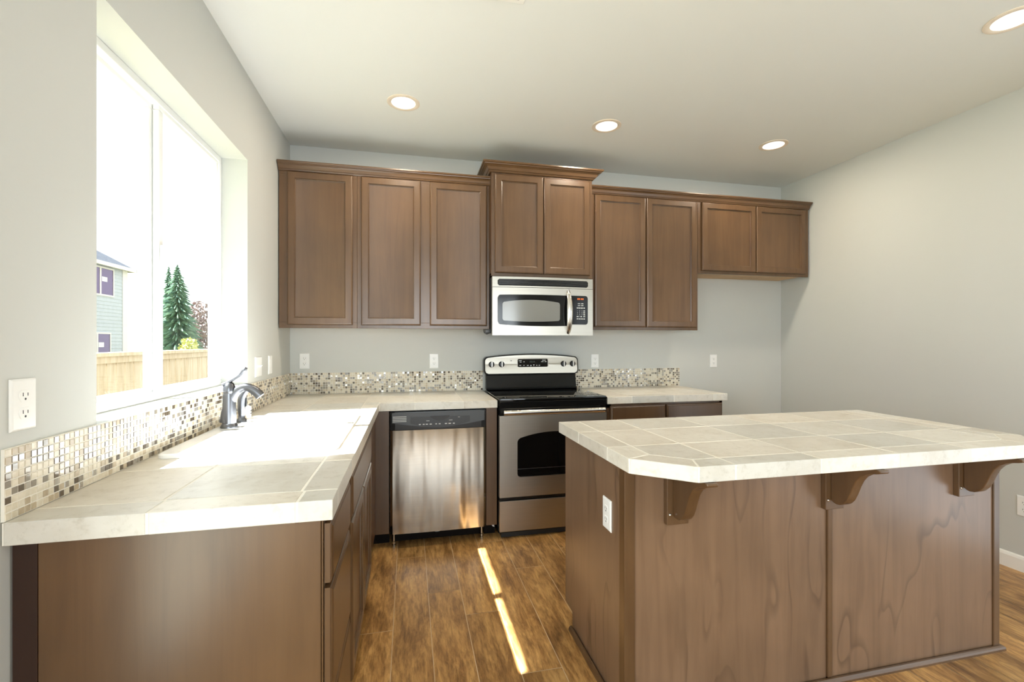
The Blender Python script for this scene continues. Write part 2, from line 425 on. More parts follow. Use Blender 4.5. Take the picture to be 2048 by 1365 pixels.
struct(B().box(-60, LW - T - .02, -12, 70, GZ - .2, GZ).build('ground', 'ground', smooth=False), 'yard ground outside the window', 'ground')
# neighbour house
h = thing('house', 'blue-grey sided house with a grey roof seen through the left sash', 'house', (-17, 18, GZ))
HX, HY0, HY1, EAVE = -13.0, 8.0, 25.1, 4.73
b = B(); b.box(-22, HX - .03, HY0, HY1, GZ, EAVE)
z = GZ
while z < EAVE - .02:
    zt = min(z + .16, EAVE)
    b.prism([(HX - .03, z), (HX + .012, z), (HX - .004, zt), (HX - .03, zt)], HY0, HY1, 'y'); z = zt
b.build('wall', 'siding', h)
b = B(); ov = .25
rx0, rx1, ry0, ry1 = -22 - ov, HX + ov, HY0 - ov, HY1 + ov; half = (rx1 - rx0) / 2; rz = EAVE + half * .7; xm = (rx0 + rx1) / 2
b.add([(rx0, ry0, EAVE), (rx1, ry0, EAVE), (rx1, ry1, EAVE), (rx0, ry1, EAVE), (xm, ry0 + half, rz), (xm, ry1 - half, rz)],
      [(0, 1, 4), (1, 2, 5, 4), (2, 3, 5), (3, 0, 4, 5), (3, 2, 1, 0)])
b.build('roof', 'shingle', h)
b = B(); b.box(rx1 - .02, rx1 + .05, ry0, ry1, EAVE - .14, EAVE + .02); b.box(rx0, rx1 + .05, ry1 - .02, ry1 + .05, EAVE - .14, EAVE + .02)
b.build('fascia', 'house_trim', h)
B().box(HX - .1, HX + .03, HY1 - .35, HY1 + .03, GZ, EAVE - .1).build('corner_board', 'house_trim', h)
for (a0, a1, c0, c1) in ((22.3, 24.02, 3.37, 4.50), (22.1, 23.8, .5, 1.64)):
    b = B(FACE_X(HX)); b.loft(a0 - .07, a1 + .07, c0 - .07, c1 + .07, [(0, 0), (0, .05), (.07, .05), (.07, .02)])
    b.box((a0 + a1) / 2 - .05, (a0 + a1) / 2 + .05, .0, .045, c0, c1)
    wf = b.build('window', 'house_trim', h)
    B(FACE_X(HX)).box(a0, a1, .021, .028, c0, c1).build('window_pane', 'house_glass', wf)
    B(FACE_X(HX)).box(a1 - .75, a1 - .4, .029, .033, (c0 + c1) / 2, (c0 + c1) / 2 + .2).build('sticker', 'paper', wf)
# fence
fn = thing('fence', 'pale cedar board fence with a flat cap rail outside the window', 'fence', (-3.05, 6, GZ))
B().box(-3.07, -2.93, 2.0, 11, 1.15, 1.19, 0, .004).build('cap_rail', 'cedar', fn)
B().box(-3.0, -2.965, 2.0, 11, 1.08, 1.15, 0, .003).build('top_rail', 'cedar', fn)
B().box(-3.085, -3.045, 2.0, 11, -.35, -.26, 0, .003).build('bottom_rail', 'cedar', fn)
y = 2.0
while y < 10.9:
    B().box(-3.045, -3.0, y + .006, y + .151, GZ, 1.15 - random.uniform(0, .004), 0, .002).build('board', 'cedar', fn); y += .157
def conifer(x, y, hgt, rad, label, seed):
    rnd = random.Random(seed); t = thing('fir_tree', label, 'tree', (x, y, GZ), group='firs beyond the fence')
    B().tube([(x, y, GZ), (x, y, GZ + hgt * .97)], [rad * .09, .02], 8).build('trunk', 'bark', t)
    b = B(); n = 46
    for i in range(n):
        q = i / (n - 1); zz = GZ + hgt * (.06 + .94 * q); r = rad * (1 - q) ** .8 + .08; k = 13; vs = [(x, y, zz + r * .25 + .12)]
        a0 = rnd.random() * 6
        for j in range(k * 2):
            a = a0 + math.pi * j / k; rr = r * (rnd.uniform(.6, 1.25) if j % 2 == 0 else rnd.uniform(.3, .5))
            vs.append((x + rr * math.cos(a), y + rr * math.sin(a), zz - rr * .28 + rnd.uniform(-.05, .05)))
        b.add(vs, [(0, 1 + j, 1 + (j + 1) % (2 * k)) for j in range(2 * k)])
    b.build('foliage', 'needles', t, recalc=False, smooth=False)
def leafy(name, x, y, hgt, rad, z0, mat, label, seed, n=500, leaf=.16):
    rnd = random.Random(seed); t = thing(name, label, 'tree' if hgt > 3 else 'shrub', (x, y, GZ))
    B().tube([(x, y, GZ), (x + .1, y, GZ + z0 + hgt * .5)], [.12 * rad, .03], 8).build('trunk', 'bark', t)
    b = B()
    for i in range(n):
        while True:
            p = Vector((rnd.uniform(-1, 1), rnd.uniform(-1, 1), rnd.uniform(-1, 1)))
            if p.length < 1: break
        c = Vector((x, y, GZ + z0 + hgt / 2)) + Vector((p.x * rad, p.y * rad, p.z * hgt / 2))
        u = Vector((rnd.gauss(0, 1), rnd.gauss(0, 1), rnd.gauss(0, 1))).normalized(); v = u.orthogonal().normalized()
        s_ = leaf * rnd.uniform(.6, 1.3)
        b.add([tuple(c - u * s_), tuple(c + v * s_ * .5), tuple(c + u * s_), tuple(c - v * s_ * .5)], [(0, 1, 2, 3)])
    b.build('foliage', mat, t, recalc=False, smooth=False)
conifer(-17.3, 39.9, 7.7, 2.0, 'tall dark fir tree with the higher pointed top beyond the fence', 3)
conifer(-19.1, 42.6, 7.9, 1.15, 'fir tree half hidden by the window mullion, left of the taller fir', 5)
leafy('leafy_tree', -17.6, 44.5, 4.6, 1.3, .8, 'leaves', 'hazy red-brown leafy tree right of the firs', 11, 900, .2)
leafy('shrub', -14.6, 35.2, 1.6, .6, .6, 'shrubleaf', 'yellow-green shrub at the foot of the firs', 12, 400, .12)

# ------------------------------------------------------------------ cabinet pieces
SHAKER = [(0, 0), (0, .012), (.0015, .0155), (.005, .0185), (.010, .020), (.046, .020), (.0475, .0135), (.052, .0115), (.0525, .0075), (.0545, .007)]
SLAB = [(0, 0), (0, .013), (.003, .016), (.009, .0175), (.013, .020)]
def door(face, u0, u1, z0, z1, parent, name='door', prof=SHAKER, mat='wood'):
    return B(face).loft(u0, u1, z0, z1, prof).build(name, mat, parent)
CROWN = [(0, 0), (.006, 0), (.009, .004), (.012, .010), (.016, .012), (.018, .018), (.023, .028), (.031, .036), (.037, .039), (.038, .043), (.043, .045), (.045, .048), (.045, .056), (0, .056)]
def crown_prof(z0, k=1.0, kz=1.0): return [(o * k, z0 + z * kz) for o, z in CROWN]
UF, UB = 3.294, BW           # upper frames: face plane, back
def upper(label, x0, x1, z0, z1, doors, face=UF, bottom='raw_maple', loc=None, mat='wood', rail=0):
    t = thing('wall_cabinet', label, 'cabinet', ((x0 + x1) / 2, (face + UB) / 2, z0))
    B().box(x0, x1, face + .02, UB - .001, z0 + .022, z1).build('carcass', 'wood', t)
    b = B(FACE_Y(face)); e = .0
    b.box(x0, x1, -.02, 0, z0, z0 + .04, 0, .0012); b.box(x0, x1, -.02, 0, z1 - .045, z1, 0, .0012)
    us = [x0] + [v for d in doors for v in d] + [x1]
    for i in range(0, len(us), 2):
        a0, a1 = us[i], us[i + 1]
        if a1 - a0 < .012: a0 -= .01; a1 += .01
        else: a0 -= (.012 if i else 0); a1 += (.012 if i + 2 < len(us) else 0)
        b.box(a0, a1, -.02, 0, z0 + .04, z1 - .045, 0, .0012)
    b.build('face_frame', mat, t)
    B().box(x0 + .012, x1 - .012, face + .02, UB - .001, z0 + .010, z0 + .0215).build('bottom_panel', bottom, t)
    for d in doors: door(FACE_Y(face + .0005), d[0], d[1], z0 + .022, z1 - .03 if not rail else z1 - rail, t, mat=mat)
    return t
UZ0, UZ1 = 1.392, 2.462
upper('tall single-door brown wall cabinet in the corner beside the window', -.838, -.3455, UZ0, UZ1, [(-.785, -.373)])
upper('tall two-door brown wall cabinet left of the microwave cabinet', -.3445, .574, UZ0, UZ1, [(-.318, .082), (.145, .553)])
c = tag(B().sweep(crown_prof(2.436), [(-.840, UF), (.5745, UF)]).build('crown_molding', 'wood_h'), 'stained crown molding running along the two wall cabinets left of the microwave', 'molding')
mwc = upper('raised two-door brown cabinet above the microwave with its own crown', .5755, 1.3425, 1.772, 2.53, [(.600, .9575), (.9635, 1.320)], face=3.224, bottom='wood')
B().sweep(crown_prof(2.512, 1.5, 1.13), [(.5755, UB - .001), (.5755, 3.224), (1.3425, 3.224), (1.3425, UB - .001)]).build('crown', 'wood_h', mwc)
upper('tall two-door brown wall cabinet right of the microwave', 1.3445, 2.286, UZ0, UZ1, [(1.388, 1.817), (1.825, 2.268)])
upper('short two-door brown wall cabinet at the far right over the open space', 2.288, 3.362, 1.856, UZ1, [(2.318, 2.824), (2.831, 3.322)])
tag(B().sweep(crown_prof(2.436), [(1.3440, UF), (3.364, UF)]).build('crown_molding', 'wood_h'), 'dark stained crown molding running along the two wall cabinets right of the microwave', 'molding')

# ------------------------------------------------------------------ microwave
mw = thing('microwave', 'stainless over-the-range microwave with black window and curved handle', 'microwave', (.955, 3.4, 1.346))
mx0, mx1, my, mz0, mz1 = .577, 1.335, 3.195, 1.346, 1.764
B().box(mx0 + .004, mx1 - .004, my + .002, UB - .002, mz0 + .03, mz1 - .0).build('case', 'greyplastic', mw)
cx = (mx0 + mx1) / 2; hw = (mx1 - mx0) / 2
def bow(u, d=.022): return d * (1 - ((u - cx) / hw) ** 2)
def bowed(z0, z1, u0, u1, off, mi, b, z0f=None, z1f=None, n=24, back=.03):
    vs = []; fs = []
    for i in range(n + 1):
        u = u0 + (u1 - u0) * i / n; y = my - .003 - bow(u) - off
        a0 = z0f(u) if z0f else z0; a1 = z1f(u) if z1f else z1
        vs += [(u, y, a0), (u, y, a1), (u, my + back, a1), (u, my + back, a0)]
    for i in range(n):
        for k in range(4): fs.append((i * 4 + k, i * 4 + (k + 1) % 4, i * 4 + 4 + (k + 1) % 4, i * 4 + 4 + k))
    fs += [(0, 1, 2, 3), (n * 4 + 3, n * 4 + 2, n * 4 + 1, n * 4)]
    b.add(vs, fs, mi); return b
def rounded(u, u0, u1, r):
    d = min(u - u0, u1 - u); return 0 if d >= r else r - math.sqrt(max(0, r * r - (r - d) ** 2))
bowed(1.690, mz1, mx0, mx1, 0, 0, B()).build('top_panel', 'steel', mw)
g_ = bowed(0, 0, .614, 1.295, .0015, 0, B(), lambda u: 1.700 + rounded(u, .614, 1.295, .01), lambda u: 1.747 - rounded(u, .614, 1.295, .01), 60)
gr = g_.build('vent_grille', 'blackgloss', mw)
b = B()
for zz in (1.709, 1.718, 1.727, 1.737): bowed(zz, zz + .004, .622, 1.287, .004, 0, b)
b.build('louver', 'blackplastic', gr)
bowed(mz0, 1.687, mx0, 1.142, .001, 0, B()).build('door', 'steel', mw)
mdoor = [o for o in mw.children if o.name.startswith('door')][0]
bowed(mz0, 1.687, 1.144, mx1, .001, 0, B()).build('control_frame', 'steel', mw)
bowed(0, 0, .613, 1.143, .003, 0, B(), lambda u: 1.424 - .012 * (1 - ((u - cx) / .34) ** 2) + rounded(u, .613, 1.30, .022), lambda u: 1.634 + .004 * (1 - ((u - cx) / .34) ** 2) - rounded(u, .613, 1.30, .022), 60).build('window_frame', 'blackgloss', mdoor)
bowed(0, 0, .648, 1.071, .0042, 0, B(), lambda u: 1.452 - .008 * (1 - ((u - .86) / .21) ** 2) + rounded(u, .648, 1.071, .012), lambda u: 1.582 + .018 * (1 - ((u - .86) / .21) ** 2) - rounded(u, .648, 1.071, .012), 60).build('window_screen', 'mw_screen', mdoor)
cp = bowed(0, 0, 1.144, 1.293, .003, 0, B(), lambda u: 1.426 + rounded(u, 1.0, 1.293, .02), lambda u: 1.638 - rounded(u, 1.0, 1.293, .02), 40).build('control_panel', 'blackgloss', mw)
path = []; rad = []
for i in range(17):
    q = i / 16; zz = 1.360 + .312 * q; s_ = math.sin(math.pi * q)
    path.append((1.137 + .0 * s_, my - .012 - .046 * s_ ** .6, zz)); rad.append((.010 + .004 * s_, .014 + .009 * s_))
B().tube(path, rad, 14).build('handle', 'steel_handle', mw)
def bar(b, x, z, w_, h_, mi=0, off=.0062):
    y = my - .003 - bow(x) - off; b.box(x - w_ / 2, x + w_ / 2, y, y + .001, z - h_ / 2, z + h_ / 2, mi)
def marks(name, mat, par, fn, items, face=None):
    for it in items:
        b = B(face); fn(b, *it); b.build(name, mat, par)
marks('clock_digit', 'clock', cp, bar, [(1.232 + dx, 1.614, .008, .011) for dx in (-.02, -.008, .008, .02)])
it = [(x, zz, .018, .005) for zz in (1.580, 1.566) for x in (1.220, 1.247)] + [(x, 1.548, wd, .007) for x, wd in ((1.208, .012), (1.224, .014), (1.243, .016), (1.262, .012))]
it += [(1.262, zz, .014, .007) for zz in (1.527, 1.513, 1.499, 1.485)] + [(x, 1.485, .012, .007) for x in (1.208, 1.238)] + [(x, 1.468, .013, .007) for x in (1.208, 1.226, 1.244, 1.262)]
marks('key_mark', 'legend', cp, bar, it)
def text_mesh(name, txt, size, loc, mat, parent, rot=(R(90), 0, 0)):
    cu = bpy.data.curves.new(name, 'FONT'); cu.body = txt; cu.size = size; cu.align_x = 'CENTER'; cu.align_y = 'CENTER'; cu.extrude = .0003
    to = bpy.data.objects.new(name + '_tmp', cu); COL.objects.link(to)
    dg = bpy.context.evaluated_depsgraph_get(); me = bpy.data.meshes.new_from_object(to.evaluated_get(dg))
    COL.objects.unlink(to); bpy.data.objects.remove(to)
    me.materials.clear(); me.materials.append(M[mat]); me.name = name
    o = bpy.data.objects.new(name, me); COL.objects.link(o); o.parent = parent
    r = parent
    while r.parent: r = r.parent
    o.location = Vector(loc) - r.location; o.rotation_euler = rot; return o
for i, ch in enumerate('1234567890'):
    x = (1.208, 1.226, 1.244)[i % 3] if i < 9 else 1.222; zz = (1.527, 1.513, 1.499, 1.485)[i // 3]
    text_mesh('digit', ch, .012, (x, my - .003 - bow(x) - .0055, zz), 'legend', cp)
b = B(); b.box(.535, .577, 3.24, 3.29, 1.362, 1.388, 0, .004); b.tube([(.53, 3.26, 1.368), (.548, 3.25, 1.357), (.566, 3.25, 1.366)], .006, 8)
b.build('mounting_bracket', 'greyplastic', mw)
B().box(mx0 + .05, mx1 - .05, my + .06, UB - .05, mz0 + .018, mz0 + .031).build('bottom_plate', 'greyplastic', mw)

# ------------------------------------------------------------------ counters in tile
def clip(poly, a, b_, c):      # keep a*x + b*y <= c
    out = []
    for i in range(len(poly)):
        p, q = poly[i], poly[(i + 1) % len(poly)]; dp = a * p[0] + b_ * p[1] - c; dq = a * q[0] + b_ * q[1] - c
        if dp <= 0: out.append(p)
        if dp * dq < 0: t = dp / (dp - dq); out.append((p[0] + t * (q[0] - p[0]), p[1] + t * (q[1] - p[1])))
    return out
def rect(x0, x1, y0, y1): return [(x0, y0), (x1, y0), (x1, y1), (x0, y1)]
def inset(poly, d):
    n = len(poly); A = sum(poly[i][0] * poly[(i + 1) % n][1] - poly[(i + 1) % n][0] * poly[i][1] for i in range(n))
    sgn = 1 if A > 0 else -1; out = list(poly)
    for i in range(n):
        p, q = poly[i], poly[(i + 1) % n]; dx, dy = q[0] - p[0], q[1] - p[1]; L = math.hypot(dx, dy)
        if L < 1e-5: continue
        nx, ny = dy / L * sgn, -dx / L * sgn
        out = clip(out, nx, ny, nx * p[0] + ny * p[1] - d)
        if len(out) < 3: return []
    return out
TH = .05
def tiles(b, polys, top=CT, th=TH, gap=.0026, bev=.0022):
    for p in polys:
        p = inset(p, gap)
        if len(p) < 3: continue
        q = []
        for v in p:
            if not q or math.hypot(v[0] - q[-1][0], v[1] - q[-1][1]) > .002: q.append(v)
        if len(q) > 2 and math.hypot(q[0][0] - q[-1][0], q[0][1] - q[-1][1]) < .002: q.pop()
        if len(q) < 3: continue
        t = random.uniform(.85, 1.05); k = random.uniform(-.025, .025)
        b.prism(q, top - th, top, 'z', 0, bev, 2, (t + k, t, t - k))
def strip_cells(poly, cuts, axis):
    out = []; cs = [-9] + sorted(cuts) + [9]
    for i in range(len(cs) - 1):
        a = (1, 0) if axis == 'x' else (0, 1)
        p = clip(clip(poly, a[0], a[1], cs[i + 1]), -a[0], -a[1], -cs[i])
        if len(p) > 2: out.append(p)
    return out
def grid_cells(poly, xs, ys):
    return [q for p in strip_cells(poly, xs, 'x') for q in strip_cells(p, ys, 'y')]
CF, CL = 2.96, -.178         # front edge of the back counter, edge of the left counter
CEND = 1.182
SK = (-.79, -.262, 1.735, 2.495)  # sink cut-out
b = B()
xsL, ysL = [-.58], [1.575, 1.885]
b_cells = []
b_cells += grid_cells(rect(LW + .003, -.27, 1.27, SK[2]), xsL, [1.575])
b_cells += [rect(LW + .003, SK[0], SK[2], SK[3])]
b_cells += grid_cells(rect(LW + .003, -.27, SK[3], BW - .003), xsL, [2.80, 3.035, 3.36])
b_cells += grid_cells(rect(-.27, .572, CF + .075, BW - .003), [.037, .345], [3.36])
b_cells += strip_cells(rect(-.27, CL, CEND + .088, CF + .075), [1.575, 1.905, 2.238, 2.57, 2.9], 'y')
b_cells += strip_cells(rect(CL, .572, CF, CF + .075), [.037, .345], 'x')
b_cells += strip_cells(rect(LW + .003, CL, CEND, CEND + .088), [-.575, -.262], 'x')
tiles(b, b_cells)
e = .0036
for r in ((LW + .003, CL - e, CEND + e, SK[2]), (LW + .003, SK[0], SK[2], SK[3]), (SK[1], CL - e, SK[2], SK[3]), (LW + .003, CL - e, SK[3], CF + e), (LW + .003, .572 - e, CF + e, BW - .003)):
    b.box(r[0], r[1], r[2], r[3], CT - TH + .001, CT - .0009, 1, tone=(1, 1, 1))
tag(b.build('countertop', ['tile', 'grout']), 'L-shaped beige tile worktop under the window running to the range', 'countertop')
b = B()
cells = grid_cells(rect(1.3455, 2.31, CF + .075, BW - .003), [1.535, 1.865, 2.19], [3.36]) + strip_cells(rect(1.3455, 2.31, CF, CF + .075), [1.535, 1.865, 2.19], 'x')
tiles(b, cells); b.box(1.3455 + e, 2.31 - e, CF + e, BW - .003, CT - TH + .001, CT - .0009, 1, tone=(1, 1, 1))
tag(b.build('countertop', ['tile', 'grout']), 'short straight beige tile worktop between the range and the bare right wall', 'countertop')
# island top with clipped front corners
IO = [(.70, 2.10), (.704, 1.385), (.868, 1.243), (2.31, 1.243), (2.474, 1.385), (2.478, 2.10)]
II = [(.80, 2.10), (.80, 1.42), (.905, 1.332), (2.275, 1.332), (2.378, 1.42), (2.378, 2.10)]
ix, iy = [1.0, 1.325, 1.65, 1.972, 2.298], [1.335, 1.552, 1.838]
cells = grid_cells(II[:], ix, iy[1:])
for i in range(5):
    quad = [IO[i], IO[i + 1], II[i + 1], II[i]]
    cells += strip_cells(quad, iy[1:], 'y') if i in (0, 4) else strip_cells(quad, ix, 'x') if i == 2 else [quad]
b = B(); tiles(b, cells); b.prism(inset(IO, .0036), CT - TH + .001, CT - .0009, 'z', 1, tone=(1, 1, 1))
tag(b.build('countertop', ['tile', 'grout']), 'large beige tile worktop with clipped front corners on the island', 'countertop')

# ------------------------------------------------------------------ mosaic backsplashes
def mosaic(name, label, face, u0, u1, seed, z0=CT + .001, z1=1.0705, edge=False):
    rnd = random.Random(seed); b = B(face); n = round((u1 - u0) / .01725); rows = 9; pu = (u1 - u0) / n; pz = (z1 - z0) / rows
    b.box(u0, u1, .0005, .0068, z0, z1, 5); g2 = .00085
    for i in range(n):
        for j in range(rows):
            m = rnd.choices(range(5), (46, 13, 16, 14, 11))[0]
            a0, a1, c0, c1 = u0 + i * pu + g2, u0 + (i + 1) * pu - g2, z0 + j * pz + g2, z0 + (j + 1) * pz - g2
            o1 = .0082; ch = .0011; t = rnd.gauss(0, .00012); t2 = rnd.gauss(0, .00012)
            b.add([(a0, .006, c0), (a1, .006, c0), (a1, .006, c1), (a0, .006, c1), (a0 + ch, o1 + t, c0 + ch), (a1 - ch, o1 + t2, c0 + ch), (a1 - ch, o1 - t, c1 - ch), (a0 + ch, o1 - t2, c1 - ch)],
                  [(0, 1, 5, 4), (1, 2, 6, 5), (2, 3, 7, 6), (3, 0, 4, 7), (4, 5, 6), (4, 6, 7)], m)
    return tag(b.build(name, ['mos_cream', 'mos_tan', 'mos_brown', 'mos_grey', 'mos_silver', 'grout'], smooth=False), label, 'backsplash')
mosaic('backsplash', 'mosaic tile backsplash strip on the window wall behind the faucet', FACE_X(LW), 1.186, BW - .009, 1)
mosaic('backsplash', 'mosaic tile backsplash strip on the back wall left of the range', FACE_Y(BW), LW + .0005, .575, 2)
mosaic('backsplash', 'mosaic tile backsplash strip on the back wall right of the range', FACE_Y(BW), 1.3455, 2.325, 3)

# ------------------------------------------------------------------ base cabinets, left run (fronts face +X)
DX = -.205
t = thing('base_cabinet', 'brown drawer cabinet at the near end of the left worktop with grey end panel', 'cabinet', (-.5, 1.42, 0))
B().box(LW + .02, DX - .02, 1.222, 1.598, .10, .864).build('carcass', 'wood', t)
B().box(LW + .055, DX - .006, 1.203, 1.221, .0, .864, 0, .0015).build('end_panel', 'wood', t)
B().box(DX - .0054, DX - .0012, 1.2065, 1.2222, .11, .862, 0, .001).build('edge_strip', 'wood', t)
b = B(); b.box(LW + .006, LW + .052, 1.208, 1.222, 0, .864); b.box(LW + .0505, LW + .0545, 1.2025, 1.222, 0, .864)
b.build('filler_strip', 'wood_dark', t)
B().box(DX - .09, DX - .075, 1.222, 1.598, 0, .0995).build('toe_kick', 'kick', t)
b = B(FACE_X(DX)); b.box(1.2225, 1.26, -.02, 0, .10, .864); b.box(1.565, 1.598, -.02, 0, .10, .864)
for z_ in ((.10, .13), (.39, .43), (.675, .715), (.835, .864)): b.box(1.26, 1.565, -.02, 0, *z_)
b.build('face_frame', 'wood', t)
for z_ in ((.70, .848), (.413, .687), (.118, .40)): door(FACE_X(DX + .0005), 1.212, 1.576, z_[0], z_[1], t, 'drawer_front', SLAB)
t = thing('sink_cabinet', 'brown sink cabinet with false front and two doors below the window', 'cabinet', (-.5, 2.03, 0))
b = B(); b.box(LW + .02, DX - .02, 1.60, 1.618, .10, .864); b.box(LW + .02, DX - .02, 2.542, 2.56, .10, .864); b.box(LW + .02, DX - .02, 1.618, 2.542, .10, .118); b.box(LW + .02, LW + .032, 1.618, 2.542, .118, .864)
b.build('carcass', 'wood', t)
B().box(DX - .09, DX - .075, 1.60, 2.56, 0, .0995).build('toe_kick', 'kick', t)
b = B(FACE_X(DX)); b.box(1.60, 1.645, -.02, 0, .10, .864); b.box(2.425, 2.56, -.02, 0, .10, .864); b.box(2.02, 2.06, -.02, 0, .16, .68)
for z_ in ((.10, .16), (.68, .715), (.835, .864)): b.box(1.645, 2.425, -.02, 0, *z_)
b.build('face_frame', 'wood', t)
door(FACE_X(DX + .0005), 1.636, 2.436, .70, .848, t, 'false_front', SLAB)
door(FACE_X(DX + .0005), 1.636, 2.033, .145, .687, t); door(FACE_X(DX + .0005), 2.039, 2.436, .145, .687, t)
t = thing('corner_cabinet', 'dark brown corner filler cabinet between sink cabinet and dishwasher', 'cabinet', (-.5, 3.0, 0))
B().box(LW + .02, DX - .02, 2.562, 3.60, .10, .864).build('carcass', 'wood', t)
b = B(); b.box(DX - .02, DX, 2.562, 2.99, .10, .864, 0, .001); b.box(DX - .02, -.121, 2.99, 3.01, .087, .864, 0, .001)
b.build('face_frame', 'wood', t)
b = B(); b.box(DX - .09, DX - .075, 2.562, 3.08, 0, .0995); b.box(DX - .075, -.123, 3.065, 3.08, 0, .087)
b.build('toe_kick', 'kick', t)
t = thing('filler_panel', 'narrow brown filler panel between dishwasher and range', 'cabinet', (.535, 3.2, 0))
B().box(.499, .571, 2.99, 3.01, .085, .864, 0, .0012).build('face_panel', 'wood', t)
B().box(.499, .571, 3.01, 3.60, .085, .864).build('carcass', 'wood', t)
B().box(.497, .571, 3.065, 3.085, 0, .085).build('toe_kick', 'kick', t)
B().prism([(.505, .082), (.557, .08), (.567, .045), (.556, .048), (.545, .062), (.515, .07)], 3.055, 3.06, 'y').build('loose_label', 'plastic', t)
t = thing('base_cabinet', 'brown two-drawer base cabinet right of the range behind the island', 'cabinet', (1.82, 3.3, 0))
BF = 2.995
B().box(1.347, 2.285, BF + .02, 3.60, .10, .864).build('carcass', 'wood', t)
b = B(FACE_Y(BF)); b.box(1.347, 1.39, -.02, 0, .10, .864); b.box(2.262, 2.285, -.02, 0, .10, .864); b.box(1.795, 1.835, -.02, 0, .13, .835)
for z_ in ((.10, .13), (.675, .715), (.835, .864)): b.box(1.347, 2.285, -.02, 0, *z_)
b.build('face_frame', 'wood', t)
for u in ((1.378, 1.806), (1.816, 2.272)):
    door(FACE_Y(BF - .0005), *u, .70, .848, t, 'drawer_front', SLAB); door(FACE_Y(BF - .0005), *u, .118, .687, t)
B().box(1.347, 2.285, BF + .075, BF + .09, 0, .0995).build('toe_kick', 'kick', t)

# ------------------------------------------------------------------ sink, faucet
sk = thing('sink', 'white enamel drop-in sink set in the sunlit worktop', 'sink', (-.53, 2.115, .72))
b = B(); x0, x1, y0_, y1_ = -.812, -.247, 1.715, 2.515
def ring(lo, hi):
    pass
def rr(x0, x1, y0, y1, r, z, n=6):
    out = []
    for cx_, cy_, a in ((x1 - r, y1 - r, 0), (x0 + r, y1 - r, 90), (x0 + r, y0 + r, 180), (x1 - r, y0 + r, 270)):
        for i in range(n + 1):
            q = R(a + 90 * i / n); out.append((cx_ + r * math.cos(q), cy_ + r * math.sin(q), z))
    return out
loops = [rr(x0 + .02, x1 - .02, y0_ + .03, y1_ - .03, .03, .858), rr(x0 + .025, x1 - .018, y0_ + .022, y1_ - .022, .03, CT + .0005), rr(x0, x1, y0_, y1_, .035, CT + .0005), rr(x0, x1, y0_, y1_, .035, CT + .011), rr(x0 + .006, x1 - .006, y0_ + .006, y1_ - .006, .032, CT + .0155),
         rr(-.70, x1 - .03, y0_ + .035, y1_ - .035, .05, CT + .0145), rr(-.692, x1 - .038, y0_ + .043, y1_ - .043, .05, CT), rr(-.672, x1 - .052, y0_ + .06, y1_ - .06, .05, .76), rr(-.645, x1 - .08, y0_ + .09, y1_ - .09, .05, .735)]
n = len(loops[0]); vs = [v for l in loops for v in l]; fs = []
for i in range(len(loops) - 1):
    for k in range(n): fs.append((i * n + k, i * n + (k + 1) % n, (i + 1) * n + (k + 1) % n, (i + 1) * n + k))
fs.append(tuple(range((len(loops) - 1) * n, len(loops) * n)))
b.add(vs, fs); b.build('basin', 'enamel', sk, recalc=False)
B().lathe([(.0, .0005), (.045, .0005), (.043, .004), (.028, .002), (.0, .002)], (-.48, 2.115, .735)).build('drain', 'nickel', sk)
FX, FY, FZ = -.757, 2.2, CT + .0152
fa = thing('faucet', 'brushed nickel single-lever kitchen faucet with a curved spout', 'faucet', (FX, FY, FZ))
B().lathe([(.0, 0), (.034, 0), (.034, .005), (.030, .014), (.027, .018), (0, .018)], (FX, FY, FZ)).build('base_flange', 'nickel', fa)
B().lathe([(.0, .016), (.027, .016), (.0275, .05), (.026, .10), (.024, .145), (.0235, .150), (.025, .152), (.025, .160), (.023, .175), (.017, .190), (.008, .197), (0, .198)], (FX, FY, FZ)).build('body', 'nickel', fa)
def fpt(px, py):
    u = (px - 1024) / 916; v = (684 - py) / 916; a = R(YAW); X_ = math.sin(a) + u * math.cos(a); Y_ = math.cos(a) - u * math.sin(a); t_ = FY / Y_
    return (X_ * t_, FY, EYE + v * t_)
cpts = [(453, 845), (455, 825), (460, 806), (467, 791), (477, 780), (489, 775), (501, 777), (512, 784), (521, 793)]
rads = [.026, .024, .0215, .0195, .018, .0172, .0178, .0195, .020]
# smooth the centre line
def smooth_path(pts, rs, m=4):
    P = [Vector(p) for p in pts]; out = []; ro = []
    for i in range(len(P) - 1):
        p0, p1, p2, p3 = P[max(i - 1, 0)], P[i], P[i + 1], P[min(i + 2, len(P) - 1)]
        for k in range(m):
            t_ = k / m
            out.append(.5 * (2 * p1 + (p2 - p0) * t_ + (2 * p0 - 5 * p1 + 4 * p2 - p3) * t_ ** 2 + (3 * p1 - p0 - 3 * p2 + p3) * t_ ** 3)); ro.append(rs[i] + (rs[i + 1] - rs[i]) * t_)
    out.append(P[-1]); ro.append(rs[-1]); return out, ro
pp, rs = smooth_path([fpt(*c_) for c_ in cpts], rads)
B().tube(pp, rs, 18).build('spout', 'nickel', fa)
pp, rs = smooth_path([fpt(446, 770), fpt(458, 764), fpt(470, 757), fpt(481, 750), fpt(488, 742), fpt(492, 736)], [.012, .0095, .0085, .009, .0125, .009])
B().tube(pp, [(r * .75, r * 1.2) for r in rs], 12).build('lever', 'nickel', fa)
SX, SY = -.752, 2.335
sp = thing('side_sprayer', 'nickel side sprayer standing behind the faucet spout', 'sprayer', (SX, SY, FZ))
B().lathe([(0, 0), (.022, 0), (.021, .010), (.014, .018), (.014, .03), (0, .03)], (SX, SY, FZ)).build('holder', 'nickel', sp)
pp, rs = smooth_path([(SX, SY, FZ + .026), (SX - .001, SY, FZ + .06), (SX, SY, FZ + .10), (SX + .008, SY, FZ + .128), (SX + .022, SY, FZ + .147)], [.012, .0165, .017, .0145, .012])
